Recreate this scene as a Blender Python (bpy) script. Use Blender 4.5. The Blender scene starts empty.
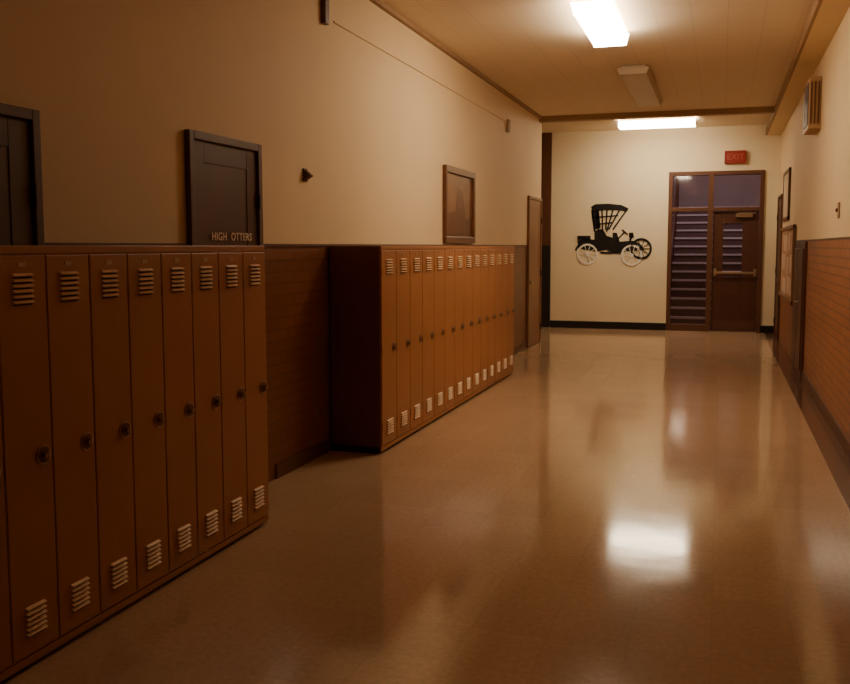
import bpy, math, bmesh, random
from mathutils import Vector, Matrix

COL = bpy.context.scene.collection
# ---------------------------------------------------------------- materials
def mat(name, color, rough=0.6, metal=0.0, var=0.0, vscale=3.0, bump=0.0, bscale=60.0, emit=None, estr=0.0, coat=0.0, spec=0.5):
    m = bpy.data.materials.new(name); m.use_nodes = True
    nt = m.node_tree; b = nt.nodes["Principled BSDF"]
    b.inputs["Base Color"].default_value = (*color, 1)
    b.inputs["Roughness"].default_value = rough
    b.inputs["Metallic"].default_value = metal
    b.inputs["Specular IOR Level"].default_value = spec
    b.inputs["Coat Weight"].default_value = coat
    tc = nt.nodes.new("ShaderNodeTexCoord")
    if var > 0:
        n = nt.nodes.new("ShaderNodeTexNoise"); n.inputs["Scale"].default_value = vscale; n.inputs["Detail"].default_value = 6
        nt.links.new(tc.outputs["Object"], n.inputs["Vector"])
        mx = nt.nodes.new("ShaderNodeMix"); mx.data_type = 'RGBA'
        mx.inputs[6].default_value = (*[c*(1-var) for c in color], 1)
        mx.inputs[7].default_value = (*[min(1, c*(1+var)) for c in color], 1)
        nt.links.new(n.outputs["Fac"], mx.inputs[0]); nt.links.new(mx.outputs[2], b.inputs["Base Color"])
    if bump > 0:
        n = nt.nodes.new("ShaderNodeTexNoise"); n.inputs["Scale"].default_value = bscale; n.inputs["Detail"].default_value = 4
        nt.links.new(tc.outputs["Object"], n.inputs["Vector"])
        bp = nt.nodes.new("ShaderNodeBump"); bp.inputs["Strength"].default_value = bump; bp.inputs["Distance"].default_value = 0.01
        nt.links.new(n.outputs["Fac"], bp.inputs["Height"]); nt.links.new(bp.outputs[0], b.inputs["Normal"])
    if emit:
        b.inputs["Emission Color"].default_value = (*emit, 1); b.inputs["Emission Strength"].default_value = estr
    return m

def brick_mat(name, c1, c2, mortar, bw, bh, axis='Y', rough=0.35, msize=0.008, offset=0.5, bump=0.3, var=0.25):
    m = bpy.data.materials.new(name); m.use_nodes = True
    nt = m.node_tree; b = nt.nodes["Principled BSDF"]; L = nt.links
    tc = nt.nodes.new("ShaderNodeTexCoord"); sp = nt.nodes.new("ShaderNodeSeparateXYZ"); cb = nt.nodes.new("ShaderNodeCombineXYZ")
    L.new(tc.outputs["Object"], sp.inputs[0])
    if axis == 'Y': L.new(sp.outputs["Y"], cb.inputs[0]); L.new(sp.outputs["Z"], cb.inputs[1])
    elif axis == 'X': L.new(sp.outputs["X"], cb.inputs[0]); L.new(sp.outputs["Z"], cb.inputs[1])
    else: L.new(sp.outputs["X"], cb.inputs[0]); L.new(sp.outputs["Y"], cb.inputs[1])
    br = nt.nodes.new("ShaderNodeTexBrick"); L.new(cb.outputs[0], br.inputs["Vector"])
    br.offset = offset; br.inputs["Scale"].default_value = 1
    br.inputs["Brick Width"].default_value = bw; br.inputs["Row Height"].default_value = bh
    br.inputs["Mortar Size"].default_value = msize; br.inputs["Mortar Smooth"].default_value = 0.2
    br.inputs["Color1"].default_value = (*c1, 1); br.inputs["Color2"].default_value = (*c2, 1); br.inputs["Mortar"].default_value = (*mortar, 1)
    n = nt.nodes.new("ShaderNodeTexNoise"); n.inputs["Scale"].default_value = 1.3; n.inputs["Detail"].default_value = 8
    L.new(tc.outputs["Object"], n.inputs["Vector"])
    mr = nt.nodes.new("ShaderNodeMapRange"); mr.inputs["To Min"].default_value = 1-var; mr.inputs["To Max"].default_value = 1+var
    L.new(n.outputs["Fac"], mr.inputs["Value"])
    mx = nt.nodes.new("ShaderNodeMix"); mx.data_type = 'RGBA'; mx.blend_type = 'MULTIPLY'; mx.inputs[0].default_value = 1
    L.new(br.outputs["Color"], mx.inputs[6]); L.new(mr.outputs[0], mx.inputs[7]); L.new(mx.outputs[2], b.inputs["Base Color"])
    b.inputs["Roughness"].default_value = rough
    if bump > 0:
        bp = nt.nodes.new("ShaderNodeBump"); bp.invert = True; bp.inputs["Strength"].default_value = bump; bp.inputs["Distance"].default_value = 0.004
        L.new(br.outputs["Fac"], bp.inputs["Height"]); L.new(bp.outputs[0], b.inputs["Normal"])
    return m

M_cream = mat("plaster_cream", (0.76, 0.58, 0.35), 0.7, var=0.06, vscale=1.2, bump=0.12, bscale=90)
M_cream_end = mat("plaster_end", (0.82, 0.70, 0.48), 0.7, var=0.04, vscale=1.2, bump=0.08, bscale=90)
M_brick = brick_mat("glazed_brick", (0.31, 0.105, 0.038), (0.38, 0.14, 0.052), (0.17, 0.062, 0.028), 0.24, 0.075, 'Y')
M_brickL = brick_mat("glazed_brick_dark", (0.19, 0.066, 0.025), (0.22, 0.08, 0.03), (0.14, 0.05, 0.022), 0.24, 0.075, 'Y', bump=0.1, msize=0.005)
M_wains = mat("wainscot_paint", (0.26, 0.10, 0.038), 0.4, var=0.15)
M_ceil = brick_mat("ceiling_tile", (0.80, 0.66, 0.48), (0.81, 0.67, 0.485), (0.66, 0.53, 0.37), 0.305, 0.61, 'Z', rough=0.9, msize=0.003, offset=0.0, bump=0.05, var=0.04)
M_trim = mat("trim_brown", (0.11, 0.040, 0.018), 0.45, var=0.2, vscale=6)
M_trimtan = mat("trim_tan", (0.36, 0.22, 0.11), 0.6)
M_door = mat("door_wood", (0.085, 0.027, 0.012), 0.4, var=0.35, vscale=5)
M_dooredge = mat("door_wood_light", (0.26, 0.12, 0.05), 0.45, var=0.25, vscale=5)
M_black = mat("black_base", (0.008, 0.008, 0.010), 0.35)
M_dark = mat("dark_slot", (0.02, 0.008, 0.004), 0.8)
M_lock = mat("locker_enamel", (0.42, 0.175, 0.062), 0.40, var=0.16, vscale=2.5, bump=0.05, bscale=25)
M_lockv = mat("locker_louver_glint", (0.92, 0.66, 0.40), 0.3)  # light caught on the louver fins, painted in as a paler colour
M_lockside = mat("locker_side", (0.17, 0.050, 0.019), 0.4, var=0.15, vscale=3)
M_metal = mat("handle_metal", (0.45, 0.33, 0.22), 0.35, metal=0.9)
M_whitep = mat("white_paint", (0.85, 0.82, 0.72), 0.6)
M_lit = mat("diffuser_lit", (0.9, 0.85, 0.7), 0.5, emit=(1.0, 0.80, 0.55), estr=33.0)
M_lit2 = mat("diffuser_lit_end", (0.9, 0.85, 0.7), 0.5, emit=(1.0, 0.82, 0.57), estr=35.0)
M_fill = mat("diffuser_fill_amber", (0.8, 0.5, 0.3), 0.5, emit=(1.0, 0.42, 0.18), estr=0.6)  # weak amber glow for the two added fill fixtures
M_unlit = mat("diffuser_off", (0.50, 0.36, 0.22), 0.5)
M_fix = mat("fixture_metal", (0.60, 0.48, 0.33), 0.5)
M_red = mat("exit_red", (0.24, 0.016, 0.010), 0.5, emit=(1.0, 0.03, 0.010), estr=0.03)
M_redl = mat("exit_letters", (0.42, 0.10, 0.06), 0.5)
M_frame = mat("picture_frame_wood", (0.15, 0.055, 0.02), 0.35, var=0.2, vscale=8)
M_pic = mat("picture_print", (0.24, 0.105, 0.045), 0.3, var=0.8, vscale=3.0)
M_cork = mat("cork", (0.38, 0.21, 0.10), 0.9, var=0.3, vscale=25)
M_paper = mat("paper", (0.60, 0.45, 0.32), 0.8, var=0.1)
M_paper2 = mat("paper_pink", (0.50, 0.27, 0.20), 0.8, var=0.1)
M_louv = mat("speaker_tan", (0.40, 0.23, 0.10), 0.5)
M_text = mat("text_faded", (0.75, 0.58, 0.42), 0.5)
M_stairw = mat("stairwell_wall", (0.36, 0.27, 0.24), 0.8, var=0.1)
M_tread = mat("stair_tread", (0.13, 0.07, 0.055), 0.6)
M_nose = mat("stair_nosing", (0.62, 0.52, 0.48), 0.4)

# glass
M_glass = bpy.data.materials.new("pane_glass"); M_glass.use_nodes = True
nt = M_glass.node_tree; nt.nodes.clear()
o = nt.nodes.new("ShaderNodeOutputMaterial"); mxs = nt.nodes.new("ShaderNodeMixShader"); tr = nt.nodes.new("ShaderNodeBsdfTransparent"); gl = nt.nodes.new("ShaderNodeBsdfGlossy")
tr.inputs[0].default_value = (0.80, 0.74, 0.74, 1); gl.inputs["Roughness"].default_value = 0.05; mxs.inputs[0].default_value = 0.07
nt.links.new(tr.outputs[0], mxs.inputs[1]); nt.links.new(gl.outputs[0], mxs.inputs[2]); nt.links.new(mxs.outputs[0], o.inputs[0])

# floor: waxed vinyl tiles
M_floor = bpy.data.materials.new("waxed_floor_tile"); M_floor.use_nodes = True
nt = M_floor.node_tree; L = nt.links; b = nt.nodes["Principled BSDF"]
tc = nt.nodes.new("ShaderNodeTexCoord")
br = nt.nodes.new("ShaderNodeTexBrick"); br.offset = 0; br.inputs["Scale"].default_value = 1
br.inputs["Brick Width"].default_value = 0.305; br.inputs["Row Height"].default_value = 0.305
br.inputs["Mortar Size"].default_value = 0.0012; br.inputs["Mortar Smooth"].default_value = 0.3
br.inputs["Color1"].default_value = (0.52, 0.335, 0.20, 1); br.inputs["Color2"].default_value = (0.56, 0.365, 0.22, 1); br.inputs["Mortar"].default_value = (0.42, 0.27, 0.155, 1)
L.new(tc.outputs["Object"], br.inputs["Vector"])
n1 = nt.nodes.new("ShaderNodeTexNoise"); n1.inputs["Scale"].default_value = 38; n1.inputs["Detail"].default_value = 6; L.new(tc.outputs["Object"], n1.inputs["Vector"])
mr = nt.nodes.new("ShaderNodeMapRange"); mr.inputs["From Min"].default_value = .3; mr.inputs["From Max"].default_value = .7; mr.inputs["To Min"].default_value = 0.89; mr.inputs["To Max"].default_value = 1.08; L.new(n1.outputs["Fac"], mr.inputs["Value"])
m1 = nt.nodes.new("ShaderNodeMix"); m1.data_type = 'RGBA'; m1.blend_type = 'MULTIPLY'; m1.inputs[0].default_value = 1
L.new(br.outputs["Color"], m1.inputs[6]); L.new(mr.outputs[0], m1.inputs[7])
L.new(m1.outputs[2], b.inputs["Base Color"])
n2 = nt.nodes.new("ShaderNodeTexNoise"); n2.inputs["Scale"].default_value = 2.2; n2.inputs["Detail"].default_value = 5; L.new(tc.outputs["Object"], n2.inputs["Vector"])
mr2 = nt.nodes.new("ShaderNodeMapRange"); mr2.inputs["To Min"].default_value = 0.06; mr2.inputs["To Max"].default_value = 0.15; L.new(n2.outputs["Fac"], mr2.inputs["Value"]); L.new(mr2.outputs[0], b.inputs["Roughness"])
n3 = nt.nodes.new("ShaderNodeTexNoise"); n3.inputs["Scale"].default_value = 5.0; n3.inputs["Detail"].default_value = 3; L.new(tc.outputs["Object"], n3.inputs["Vector"])
bp = nt.nodes.new("ShaderNodeBump"); bp.inputs["Strength"].default_value = 0.07; bp.inputs["Distance"].default_value = 0.01
L.new(n3.outputs["Fac"], bp.inputs["Height"]); L.new(bp.outputs[0], b.inputs["Normal"])
b.inputs["Specular IOR Level"].default_value = 0.75
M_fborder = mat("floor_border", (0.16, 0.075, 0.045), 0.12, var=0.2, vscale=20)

# ---------------------------------------------------------------- mesh builder
class B:
    def __init__(s): s.bm = bmesh.new(); s.mats = []
    def mi(s, m):
        if m not in s.mats: s.mats.append(m)
        return s.mats.index(m)
    def box(s, x0, x1, y0, y1, z0, z1, m, bev=0.0):
        i = s.mi(m)
        vs = [s.bm.verts.new((x, y, z)) for x in (x0, x1) for y in (y0, y1) for z in (z0, z1)]
        F = [(0,1,3,2),(4,6,7,5),(0,4,5,1),(2,3,7,6),(0,2,6,4),(1,5,7,3)]
        fs = [s.bm.faces.new([vs[k] for k in f]) for f in F]
        for f in fs: f.material_index = i
        if bev > 0:
            es = list({e for f in fs for e in f.edges})
            r = bmesh.ops.bevel(s.bm, geom=es, offset=bev, segments=2, affect='EDGES', profile=0.5)
            for f in r['faces']: f.material_index = i
        return s
    def prism(s, pts, ext, m):
        i = s.mi(m); e = Vector(ext)
        a = [s.bm.verts.new(Vector(p)) for p in pts]; c = [s.bm.verts.new(Vector(p)+e) for p in pts]
        n = len(pts); fs = [s.bm.faces.new(a), s.bm.faces.new(list(reversed(c)))]
        for k in range(n): fs.append(s.bm.faces.new([a[k], c[k], c[(k+1) % n], a[(k+1) % n]]))
        for f in fs: f.material_index = i
        return s
    def cyl(s, c, r, h, axis, m, seg=20, r2=None):
        i = s.mi(m)
        R = {'X': Matrix.Rotation(math.pi/2, 4, 'Y'), 'Y': Matrix.Rotation(math.pi/2, 4, 'X'), 'Z': Matrix.Identity(4)}[axis]
        r_ = bmesh.ops.create_cone(s.bm, cap_ends=True, segments=seg, radius1=r, radius2=r if r2 is None else r2, depth=h, matrix=Matrix.Translation(c) @ R)
        for f in {f for v in r_['verts'] for f in v.link_faces}: f.material_index = i
        return s
    def ring(s, c, ro, ri, th, m, a0=0, a1=2*math.pi, seg=36):   # annulus in XZ plane, thickness along Y
        i = s.mi(m); full = abs(a1-a0-2*math.pi) < 1e-4
        n = seg; L_ = []
        for k in range(n + (0 if full else 1)):
            t = a0+(a1-a0)*k/n; q = []
            for rr in (ro, ri):
                for dy in (0, th): q.append(s.bm.verts.new((c[0]+rr*math.cos(t), c[1]-dy, c[2]+rr*math.sin(t))))
            L_.append(q)
        for k in range(n):
            A = L_[k]; C = L_[(k+1) % len(L_)]
            for x, y in ((0,1),(1,3),(3,2),(2,0)):
                f = s.bm.faces.new([A[x], A[y], C[y], C[x]]); f.material_index = i
        return s
    def obj(s, name, parent=None):
        bmesh.ops.recalc_face_normals(s.bm, faces=s.bm.faces)
        me = bpy.data.meshes.new(name); s.bm.to_mesh(me); s.bm.free()
        for m in s.mats: me.materials.append(m)
        ob = bpy.data.objects.new(name, me); COL.objects.link(ob)
        if parent: ob.parent = parent
        return ob

def text(name, body, size, loc, rot, m, parent=None, ext=0.002, sx=1.0, off=0.0, sp=1.0):
    cu = bpy.data.curves.new(name, 'FONT'); cu.body = body; cu.size = size; cu.extrude = ext; cu.align_x = 'CENTER'; cu.align_y = 'CENTER'
    cu.offset = off; cu.space_character = sp
    cu.materials.append(m); ob = bpy.data.objects.new(name, cu); COL.objects.link(ob)
    ob.location = loc; ob.rotation_euler = rot; ob.scale = (sx, 1, 1)
    if parent: ob.parent = parent
    return ob

XL, XR, YE, ZC, ZW = -2.75, 0.92, 16.70, 3.52, 1.53
# ---------------------------------------------------------------- shell
B().box(-6.2, 1.12, -3.2, 16.7, -0.15, 0.0, M_floor).obj("floor")
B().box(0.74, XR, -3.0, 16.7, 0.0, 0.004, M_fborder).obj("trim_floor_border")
B().box(-6.2, 1.12, -3.2, 14.05, ZC, ZC+0.15, M_ceil).box(-6.2, 1.12, 14.05, 16.7, 3.60, 3.75, M_ceil).obj("ceiling")
B().box(XL, XR, 13.98, 14.14, 3.44, ZC, M_trimtan).obj("trim_ceiling_beam")
B().box(0.70, XR, -3.0, 16.7, 3.42, ZC, M_cream).box(0.67, 0.70, -3.0, 16.7, 3.42, ZC, M_trimtan).obj("trim_bulkhead")
B().box(XL, XL+0.04, -3.0, 14.0, 3.48, ZC, M_trimtan).obj("trim_cornice")
# left wall
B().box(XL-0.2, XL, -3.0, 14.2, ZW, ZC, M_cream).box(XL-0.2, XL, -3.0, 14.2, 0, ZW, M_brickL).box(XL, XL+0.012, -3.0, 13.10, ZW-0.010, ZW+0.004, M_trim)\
   .box(-6.2, XL-0.2, 14.0, 14.2, 0, ZC+0.08, M_cream).obj("wall_left")
B().box(XL, XL+0.012, 5.2, 6.0, 0, 0.10, M_trim).box(XL, XL+0.012, 10.45, 13.10, 0, 0.10, M_trim).obj("baseboard_left")
# right wall
B().box(XR, XR+0.2, -3.0, 16.7, ZW+0.05, 3.6, M_cream).box(XR, XR+0.2, -3.0, 10.9, 0, ZW+0.05, M_brick).box(XR+0.0, XR+0.2, 10.9, 16.7, 0, ZW+0.05, M_wains)\
   .box(XR-0.008, XR, -3.0, 16.7, ZW+0.045, ZW+0.06, M_trim).obj("wall_right")
B().box(XR-0.014, XR, -3.0, 10.9, 0.004, 0.11, M_trim).obj("baseboard_right")
# end wall with door opening
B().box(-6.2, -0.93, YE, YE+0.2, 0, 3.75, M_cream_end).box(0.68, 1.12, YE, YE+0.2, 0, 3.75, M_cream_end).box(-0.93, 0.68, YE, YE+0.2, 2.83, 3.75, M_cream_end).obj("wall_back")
B().box(-3.04, -0.93, YE-0.015, YE, 0, 0.13, M_black).box(0.68, XR-0.002, YE-0.015, YE, 0.004, 0.13, M_black).obj("baseboard_back")
B().box(-3.42, -3.04, YE-0.05, YE, 1.53, 3.60, M_trim).box(-3.42, -3.04, YE-0.05, YE, 0, 1.53, M_black).obj("trim_pilaster")
B().box(-6.4, -6.2, 14.0, 16.9, 0, 3.75, M_cream).obj("wall_side")
B().box(XL-0.2, XR+0.2, -3.2, -3.0, 0, ZC, M_wains).obj("wall_front")

# ---------------------------------------------------------------- lockers
def lockers(name, y0, n, w, xb):
    xf = -2.345
    s = B(); y1 = y0+n*w
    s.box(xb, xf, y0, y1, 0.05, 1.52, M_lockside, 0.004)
    s.box(xb, xf-0.02, y0+0.005, y1-0.005, 0.0, 0.05, M_dark)
    s.box(xf-0.001, xf+0.012, y0, y1, 1.492, 1.522, M_lock, 0.003)
    s.box(xf-0.001, xf+0.010, y0, y1, 0.022, 0.050, M_lock)
    s.box(xf-0.001, xf+0.004, y0, y1, 0.050, 1.492, M_lock)
    lw = w*0.20
    for k in range(n):
        a = y0+k*w; c = a+w/2
        s.box(xf, xf+0.014, a+0.004, a+w-0.001, 0.058, 1.488, M_lock, 0.004)
        xd = xf+0.014
        for zt, cnt in ((1.425, 6), (0.235, 6)):
            for q in range(cnt):
                z = zt-q*0.019
                s.prism([(xd, c-lw, z), (xd+0.013, c-lw, z-0.008), (xd+0.002, c-lw, z-0.012), (xd, c-lw, z-0.012)], (0, 2*lw, 0), M_lockv)
                s.box(xd-0.001, xd+0.0012, c-lw+.002, c+lw-.002, z-0.0175, z-0.012, M_dark)
        # round cup plate with a small turn latch
        hy = a+w*0.80
        s.cyl((xd+0.0015, hy, 0.765), 0.037, 0.005, 'X', M_metal, 28)
        s.cyl((xd+0.0035, hy, 0.765), 0.029, 0.005, 'X', M_lockside, 28)
        s.cyl((xd+0.012, hy, 0.765), 0.014, 0.022, 'X', M_metal, 20)
        s.box(xd+0.018, xd+0.026, hy-0.004, hy+0.004, 0.748, 0.782, M_metal, 0.002)
        s.box(xd, xd+0.002, c-0.018, c+0.018, 1.447, 1.463, M_metal)
        for z in (0.20, 0.76, 1.33): s.cyl((xf+0.014, a+0.005, z), 0.004, 0.05, 'Z', M_lock, 8)
    return s.obj(name)
lockers("locker_bank", 4.33-15*0.235, 15, 0.235, XL+0.08)
lockers("locker_bank", 6.06, 14, 0.312, XL+0.015)

# ---------------------------------------------------------------- doors on side walls
def wall_door(name, x, sgn, y0, y1, zt, mframe, mleaf):
    s = B(); t = 0.045
    def bx(a, c, *r): s.box(min(x+sgn*a, x+sgn*c), max(x+sgn*a, x+sgn*c), *r)
    bx(0.001, 0.035, y0, y0+t, 0.004, zt, mframe, 0.004); bx(0.001, 0.035, y1-t, y1, 0.004, zt, mframe, 0.004); bx(0.001, 0.035, y0+t, y1-t, zt-t, zt, mframe, 0.004)
    bx(0.001, 0.014, y0+t, y1-t, 0.008, zt-t, mleaf)
    for a, c in ((y0+t+0.004, y0+t+0.12), (y1-t-0.12, y1-t-0.004)): bx(0.012, 0.018, a, c, 0.012, zt-t-0.006, mleaf, 0.002)
    for a, c in ((0.012, 0.20), (0.90, 1.02), (zt-t-0.12, zt-t-0.006)): bx(0.012, 0.0175, y0+t+0.12, y1-t-0.12, a, c, mleaf, 0.002)
    for z in (0.25, 1.1, zt-0.35): s.cyl((x+sgn*0.034, y1-t-0.002, z), 0.008, 0.09, 'Z', M_dark, 10)
    s.cyl((x+sgn*0.040, y0+t+0.06, 0.98), 0.024, 0.040, 'X', M_metal, 16)
    return s.obj(name)
d1 = wall_door("door_1", XL, 1, 4.235, 5.03, 2.14, M_trim, M_door)
text("door_lettering", "HIGH  OTTERS", 0.062, (XL+0.022, 4.68, 1.572), (math.pi/2, 0, math.pi/2), M_text, d1, 0.001, off=0.0012, sp=1.12)
wall_door("door_2", XL, 1, 2.28, 3.13, 2.08, M_trim, M_door)
wall_door("door_3", XL, 1, 13.15, 14.12, 2.26, M_dooredge, M_dooredge)
wall_door("door_4", XR, -1, 15.45, 16.45, 2.35, M_trim, M_door)

# ---------------------------------------------------------------- framed picture
s = B(); y0, y1, z0, z1 = 8.90, 10.05, 1.55, 2.35; t = 0.07
s.box(XL+0.004, XL+0.02, y0+0.02, y1-0.02, z0+0.02, z1-0.02, M_pic)
for a in ((y0, y1, z0, z0+t), (y0, y1, z1-t, z1), (y0, y0+t, z0+t, z1-t), (y1-t, y1, z0+t, z1-t)): s.box(XL+0.004, XL+0.045, *a, M_frame, 0.006)
s.prism([(XL+0.02, y0+t, z0+t), (XL+0.02, y1-t, z0+t), (XL+0.02, y1-t, z0+0.30), (XL+0.02, y0+0.82, z0+0.26), (XL+0.02, y0+0.70, z0+0.56), (XL+0.02, y0+0.52, z0+0.60), (XL+0.02, y0+0.42, z0+0.34), (XL+0.02, y0+t, z0+0.30)], (0.002, 0, 0), M_frame)
s.obj("framed_picture")

# small hook bracket, conduit and boxes on left wall
B().box(XL, XL+0.012, 5.66, 5.72, 1.96, 2.05, M_trim, 0.003).prism([(XL+0.012, 5.67, 2.04), (XL+0.06, 5.67, 2.00), (XL+0.012, 5.67, 1.97)], (0, 0.04, 0), M_trim).obj("wall_hook")
s = B(); s.cyl((XL+0.006, 9.0, 3.15), 0.007, 5.6, 'Y', M_cream, 10)
s.box(XL, XL+0.04, 5.98, 6.05, 3.09, 3.28, M_trim, 0.006); s.box(XL, XL+0.04, 11.75, 11.85, 3.02, 3.18, M_trimtan, 0.006)
s.obj("wall_conduit")

# ---------------------------------------------------------------- ceiling fixtures
def fixture(name, x0, x1, y0, y1, zc, mlens, along='Y', h=0.10, mend=None):
    s = B(); mend = mend or M_fix
    s.box(x0+0.03, x1-0.03, y0+0.03, y1-0.03, zc-0.035, zc, M_fix, 0.004)
    d = 0.025
    if along == 'Y':
        s.prism([(x0, y0, zc-0.035), (x0+d, y0, zc-h), (x1-d, y0, zc-h), (x1, y0, zc-0.035)], (0, y1-y0, 0), mlens)
        for y in (y0-0.012, y1): s.prism([(x0-0.005, y, zc-0.03), (x0+d-0.004, y, zc-h-0.004), (x1-d+0.004, y, zc-h-0.004), (x1+0.005, y, zc-0.03)], (0, 0.012, 0), mend)
    else:
        s.prism([(x0, y0, zc-0.035), (x0, y0+d, zc-h), (x0, y1-d, zc-h), (x0, y1, zc-0.035)], (x1-x0, 0, 0), mlens)
        for x in (x0-0.012, x1): s.prism([(x, y0-0.005, zc-0.03), (x, y0+d-0.004, zc-h-0.004), (x, y1-d+0.004, zc-h-0.004), (x, y1+0.005, zc-0.03)], (0.012, 0, 0), mend)
    return s.obj(name)
fixture("added_fill_light", -1.22, -0.88, 7.50, 8.72, ZC, M_lit, 'Y', 0.13, M_lit)
fixture("added_fill_light", -1.16, -0.82, 10.35, 12.75, ZC, M_unlit)
fixture("added_fill_light", -1.68, -0.46, 15.25, 15.62, 3.60, M_lit2, 'X', 0.13)
fixture("added_fill_light", -1.22, -0.88, 2.60, 4.90, ZC, M_fill)  # added above the view as warm fill for the near lockers
fixture("added_fill_light", -1.22, -0.88, -1.20, 1.20, ZC, M_fill)  # second added fill fixture, unseen overhead, warms the near end

# ---------------------------------------------------------------- exit sign
s = B(); s.box(0.005, 0.365, YE-0.07, YE-0.001, 2.95, 3.17, M_red, 0.008); ex = s.obj("exit_sign")
text("exit_letters", "EXIT", 0.14, (0.185, YE-0.072, 3.06), (math.pi/2, 0, 0), M_redl, ex, 0.002)

# ---------------------------------------------------------------- end doors (door leaf, sidelight, transom)
root = bpy.data.objects.new("door_5", None); COL.objects.link(root)
s = B(); ya, yb = YE-0.03, YE+0.12
for a in ((-0.93, -0.86, 0.0, 2.83), (0.61, 0.68, 0.0, 2.83), (-0.25, -0.16, 0.0, 2.76)): s.box(a[0], a[1], ya, yb, a[2], a[3], M_trim, 0.004)
s.box(-0.86, 0.61, ya, yb, 2.76, 2.83, M_trim, 0.004)
s.box(-0.86, -0.25, ya, yb, 2.13, 2.20, M_trim, 0.004); s.box(-0.16, 0.61, ya, yb, 2.13, 2.20, M_trim, 0.004)
s.box(-0.86, -0.25, ya+0.02, yb, 0.0, 0.12, M_trim); s.box(-0.16, 0.61, ya+0.01, yb, 0.0, 0.015, M_metal)
s.obj("frame", root)
s = B(); s.box(-0.86, -0.25, YE+0.05, YE+0.056, 0.12, 2.13, M_glass); s.box(-0.86, -0.25, YE+0.05, YE+0.056, 2.20, 2.76, M_glass); s.box(-0.16, 0.61, YE+0.05, YE+0.056, 2.20, 2.76, M_glass)
s.box(0.02, 0.34, YE+0.045, YE+0.051, 0.98, 1.92, M_glass); s.obj("glass", root)
s = B(); y0, y1 = YE+0.02, YE+0.065
s.box(-0.155, 0.02, y0, y1, 0.02, 2.125, M_door, 0.003); s.box(0.34, 0.605, y0, y1, 0.02, 2.125, M_door, 0.003)
s.box(0.02, 0.34, y0, y1, 1.92, 2.125, M_door, 0.003); s.box(0.02, 0.34, y0, y1, 0.02, 0.98, M_door, 0.003)
s.box(-0.12, 0.57, y0-0.004, y0, 0.04, 0.20, M_trim)
s.box(-0.13, 0.59, y0-0.07, y0-0.045, 1.03, 1.07, M_metal, 0.006)
for x in (-0.13, 0.54): s.box(x, x+0.05, y0-0.06, y0, 0.99, 1.12, M_metal, 0.005)
s.box(0.22, 0.50, y0-0.06, y0, 2.02, 2.09, M_metal, 0.006); s.box(0.25, 0.55, y0-0.09, y0-0.07, 2.08, 2.10, M_metal)
s.obj("leaf", root)

# stairwell beyond the doors
B().box(-1.9, 1.6, 16.9, 21.4, -0.15, 0.0, M_tread).obj("stairwell_floor")
B().box(-1.9, 1.6, 21.2, 21.4, 0, 4.2, M_stairw).box(-2.1, -1.9, 16.9, 21.4, 0, 4.2, M_stairw).box(1.6, 1.8, 16.9, 21.4, 0, 4.2, M_stairw).obj("wall_stairwell")
B().box(-2.1, 1.8, 16.9, 21.4, 4.2, 4.35, M_stairw).obj("ceiling_stairwell")
st = bpy.data.objects.new("staircase", None); COL.objects.link(st)
s = B()
for k in range(14):
    y = 17.75+k*0.24; z = (k+1)*0.17
    s.box(-1.88, 1.58, y, 21.19, z-0.17, z, M_tread)
    s.box(-1.88, 1.58, y-0.02, y+0.04, z-0.035, z+0.003, M_nose)
s.obj("steps", st)
s = B()
for x in (-0.95,):
    for k in range(0, 13, 3): s.cyl((x, 17.85+k*0.24, (k+1)*0.17+0.45), 0.016, 0.9, 'Z', M_door, 10)
    a, c = Vector((x, 17.8, 1.05)), Vector((x, 20.9, 1.05+3.1*0.17/0.24))
    s.prism([a+Vector((-.02, 0, 0)), a+Vector((.02, 0, 0)), a+Vector((.02, 0, .05)), a+Vector((-.02, 0, .05))], c-a, M_door)
s.obj("railing", st)
ld = bpy.data.lights.new("stairwell_window_light", 'AREA'); ld.energy = 75; ld.size = 1.2; ld.color = (0.90, 0.82, 0.95)
lo = bpy.data.objects.new("stairwell_lamp", ld); COL.objects.link(lo); lo.location = (-0.2, 18.6, 4.1)

# ---------------------------------------------------------------- antique car mural
def PX(x, y): return (-2.58+(x-575)*1.37/75, YE-0.001, 2.29-(y-204)*1.11/61)
K = 1.37/75
s = B()
def poly(pts, m=M_black, t=0.010): s.prism([PX(*p) for p in pts], (0, -t, 0), m)
def line(p, q, w=1.2, m=M_black, t=0.010):
    d = Vector((q[0]-p[0], q[1]-p[1])); n = Vector((-d.y, d.x)).normalized()*w/2
    poly([(p[0]+n.x, p[1]+n.y), (q[0]+n.x, q[1]+n.y), (q[0]-n.x, q[1]-n.y), (p[0]-n.x, p[1]-n.y)], m, t)
poly([(590, 207), (594, 204.5), (606, 204), (620, 205.5), (627, 209), (626, 212), (618, 211), (604, 210.5), (592, 212)])
for a, c in (((591, 210), (594, 232)), ((596, 210), (598, 232)), ((601, 210), (602, 232)), ((606, 210), (605, 230)), ((612, 210), (606, 232)), ((618, 211), (608, 230)), ((625, 211), (612, 230))): line(a, c, 1.5)
line((591, 218), (617, 216), 1.4); line((593, 225), (611, 223), 1.4)
poly([(591, 211), (598, 211), (600, 228), (594, 230)])
poly([(594, 231), (602, 229), (606, 236), (612, 238), (612, 233), (616, 233), (619, 242), (632, 241), (636, 245), (636, 251), (614, 253), (606, 250), (596, 252), (578, 249), (577, 241), (584, 239), (594, 240)])
poly([(577, 236), (590, 236), (590, 240), (577, 240)])
line((614, 243), (624, 232), 1.3); line((621, 230), (627, 235), 1.3)
line((600, 253), (622, 253), 2.0); line((629, 241), (631, 236), 2.2); poly([(628, 233), (632, 233), (633, 238), (628, 238)])
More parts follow.
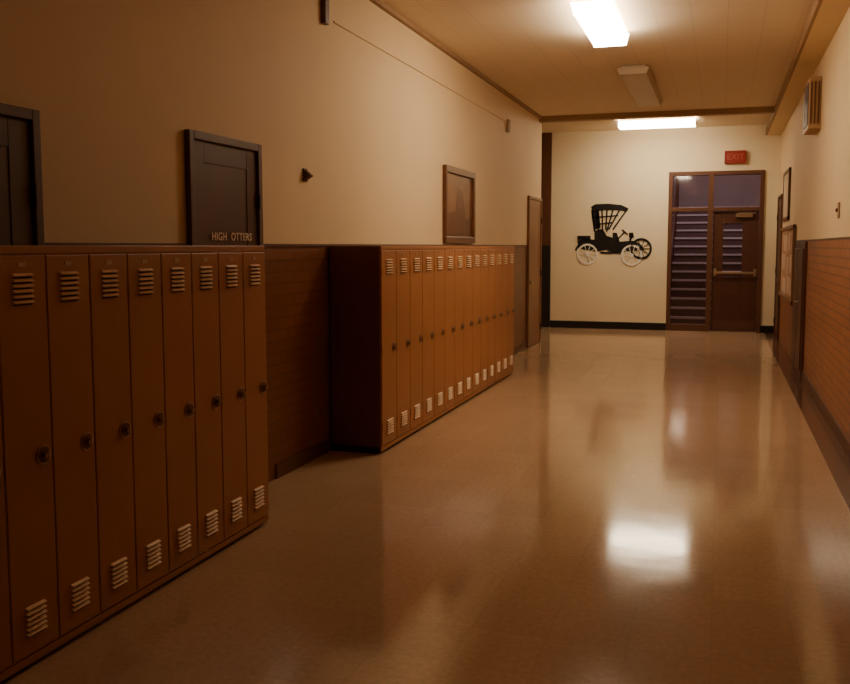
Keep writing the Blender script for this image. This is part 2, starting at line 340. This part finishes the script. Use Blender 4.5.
def wheel(cx_, cy_, r, m, spokes=10, w=1.4):
    c = PX(cx_, cy_); c = (c[0], YE-0.003, c[2])
    s.ring(c, r*K, (r-w)*K, 0.012, m); s.ring(c, 1.9*K, 0.4*K, 0.014, m, seg=16)
    for k in range(spokes):
        t = 2*math.pi*k/spokes
        line((cx_+1.5*math.cos(t), cy_+1.5*math.sin(t)), (cx_+(r-0.8)*math.cos(t), cy_+(r-0.8)*math.sin(t)), 0.6, m, 0.013)
wheel(640, 249, 10.5, M_black, 10, 2.0)
wheel(587, 254.5, 10.5, M_whitep, 10, 1.8); wheel(631, 255.5, 10.5, M_whitep, 10, 1.8)
s.ring((PX(587, 254)[0], YE-0.001, PX(587, 254)[2]), 13*K, 11.2*K, 0.012, M_black, math.radians(20), math.radians(165), 20)
s.ring((PX(631, 255)[0], YE-0.001, PX(631, 255)[2]), 13.2*K, 11.4*K, 0.012, M_black, math.radians(35), math.radians(165), 20)
s.obj("antique_car_mural")

# ---------------------------------------------------------------- right wall objects
s = B(); y0, y1, z0, z1 = 12.55, 15.2, 0.75, 1.80
s.box(XR-0.02, XR-0.013, y0, y1, z0, z1, M_cork)
for a in ((y0, y1, z0, z0+.05), (y0, y1, z1-.05, z1), (y0, y0+.05, z0, z1), (y1-.05, y1, z0, z1)): s.box(XR-0.045, XR-0.013, *a, M_dooredge, 0.004)
random.seed(4)
for i in range(7):
    for j in range(3):
        yy = y0+0.22+i*0.35+random.uniform(-.04, .04); zz = z0+0.22+j*0.30+random.uniform(-.03, .03)
        s.box(XR-0.0225, XR-0.02, yy-0.11, yy+0.11, zz-0.13, zz+0.11, random.choice([M_paper, M_paper, M_paper2]))
s.obj("bulletin_board")
s = B(); y0, y1, z0, z1 = 13.9, 15.1, 1.90, 2.64
s.box(XR-0.025, XR-0.002, y0+.03, y1-.03, z0+.03, z1-.03, M_paper)
for a in ((y0, y1, z0, z0+.05), (y0, y1, z1-.05, z1), (y0, y0+.05, z0, z1), (y1-.05, y1, z0, z1)): s.box(XR-0.035, XR-0.002, *a, M_frame, 0.004)
s.obj("framed_certificate")
s = B(); s.box(XR-0.12, XR-0.001, 9.95, 10.50, 2.70, 3.22, M_louv, 0.01)
for k in range(6): s.box(XR-0.128, XR-0.12, 9.99+k*0.085, 10.025+k*0.085, 2.75, 3.17, M_trim)
for k in range(3): s.box(XR-0.105+k*0.035, XR-0.09+k*0.035, 9.942, 9.95, 2.75, 3.17, M_trim)
s.obj("wall_speaker")
B().box(XR-0.012, XR-0.001, 8.10, 8.19, 1.75, 1.88, M_trimtan, 0.003).box(XR-0.03, XR-0.012, 8.14, 8.155, 1.80, 1.83, M_trim).obj("light_switch")
s = B(); s.box(XR-0.03, XR-0.001, 10.92, 12.25, 0.004, ZW+0.04, M_door, 0.004)
for a, c in ((10.98, 11.55), (11.62, 12.19)): s.box(XR-0.045, XR-0.03, a, c, 0.10, ZW-0.04, M_door, 0.006)
for y in (11.50, 11.67): s.cyl((XR-0.055, y, 0.85), 0.014, 0.03, 'X', M_metal, 12)
s.obj("utility_cabinet")

# ---------------------------------------------------------------- world
w = bpy.data.worlds.new("world"); bpy.context.scene.world = w; w.use_nodes = True
w.node_tree.nodes["Background"].inputs[0].default_value = (0.03, 0.02, 0.012, 1); w.node_tree.nodes["Background"].inputs[1].default_value = 0.3

# ---------------------------------------------------------------- camera
f = 900.0; a = math.atan(284/904.0); p = math.atan(79/900.0)
fw = Vector((-math.sin(a)*math.cos(p), math.cos(a)*math.cos(p), -math.sin(p))); r = fw.cross(Vector((0, 0, 1))).normalized(); u = r.cross(fw)
cd = bpy.data.cameras.new("camera"); cam = bpy.data.objects.new("camera", cd); COL.objects.link(cam)
cam.matrix_world = Matrix(((r.x, u.x, -fw.x, 0), (r.y, u.y, -fw.y, 0), (r.z, u.z, -fw.z, 1.52), (0, 0, 0, 1)))
cd.sensor_width = 36; cd.sensor_fit = 'HORIZONTAL'; cd.lens = f/850*36
cd.shift_x = (425-438)/850; cd.shift_y = -(342-325)/850
cd.clip_start = 0.05
bpy.context.scene.camera = cam
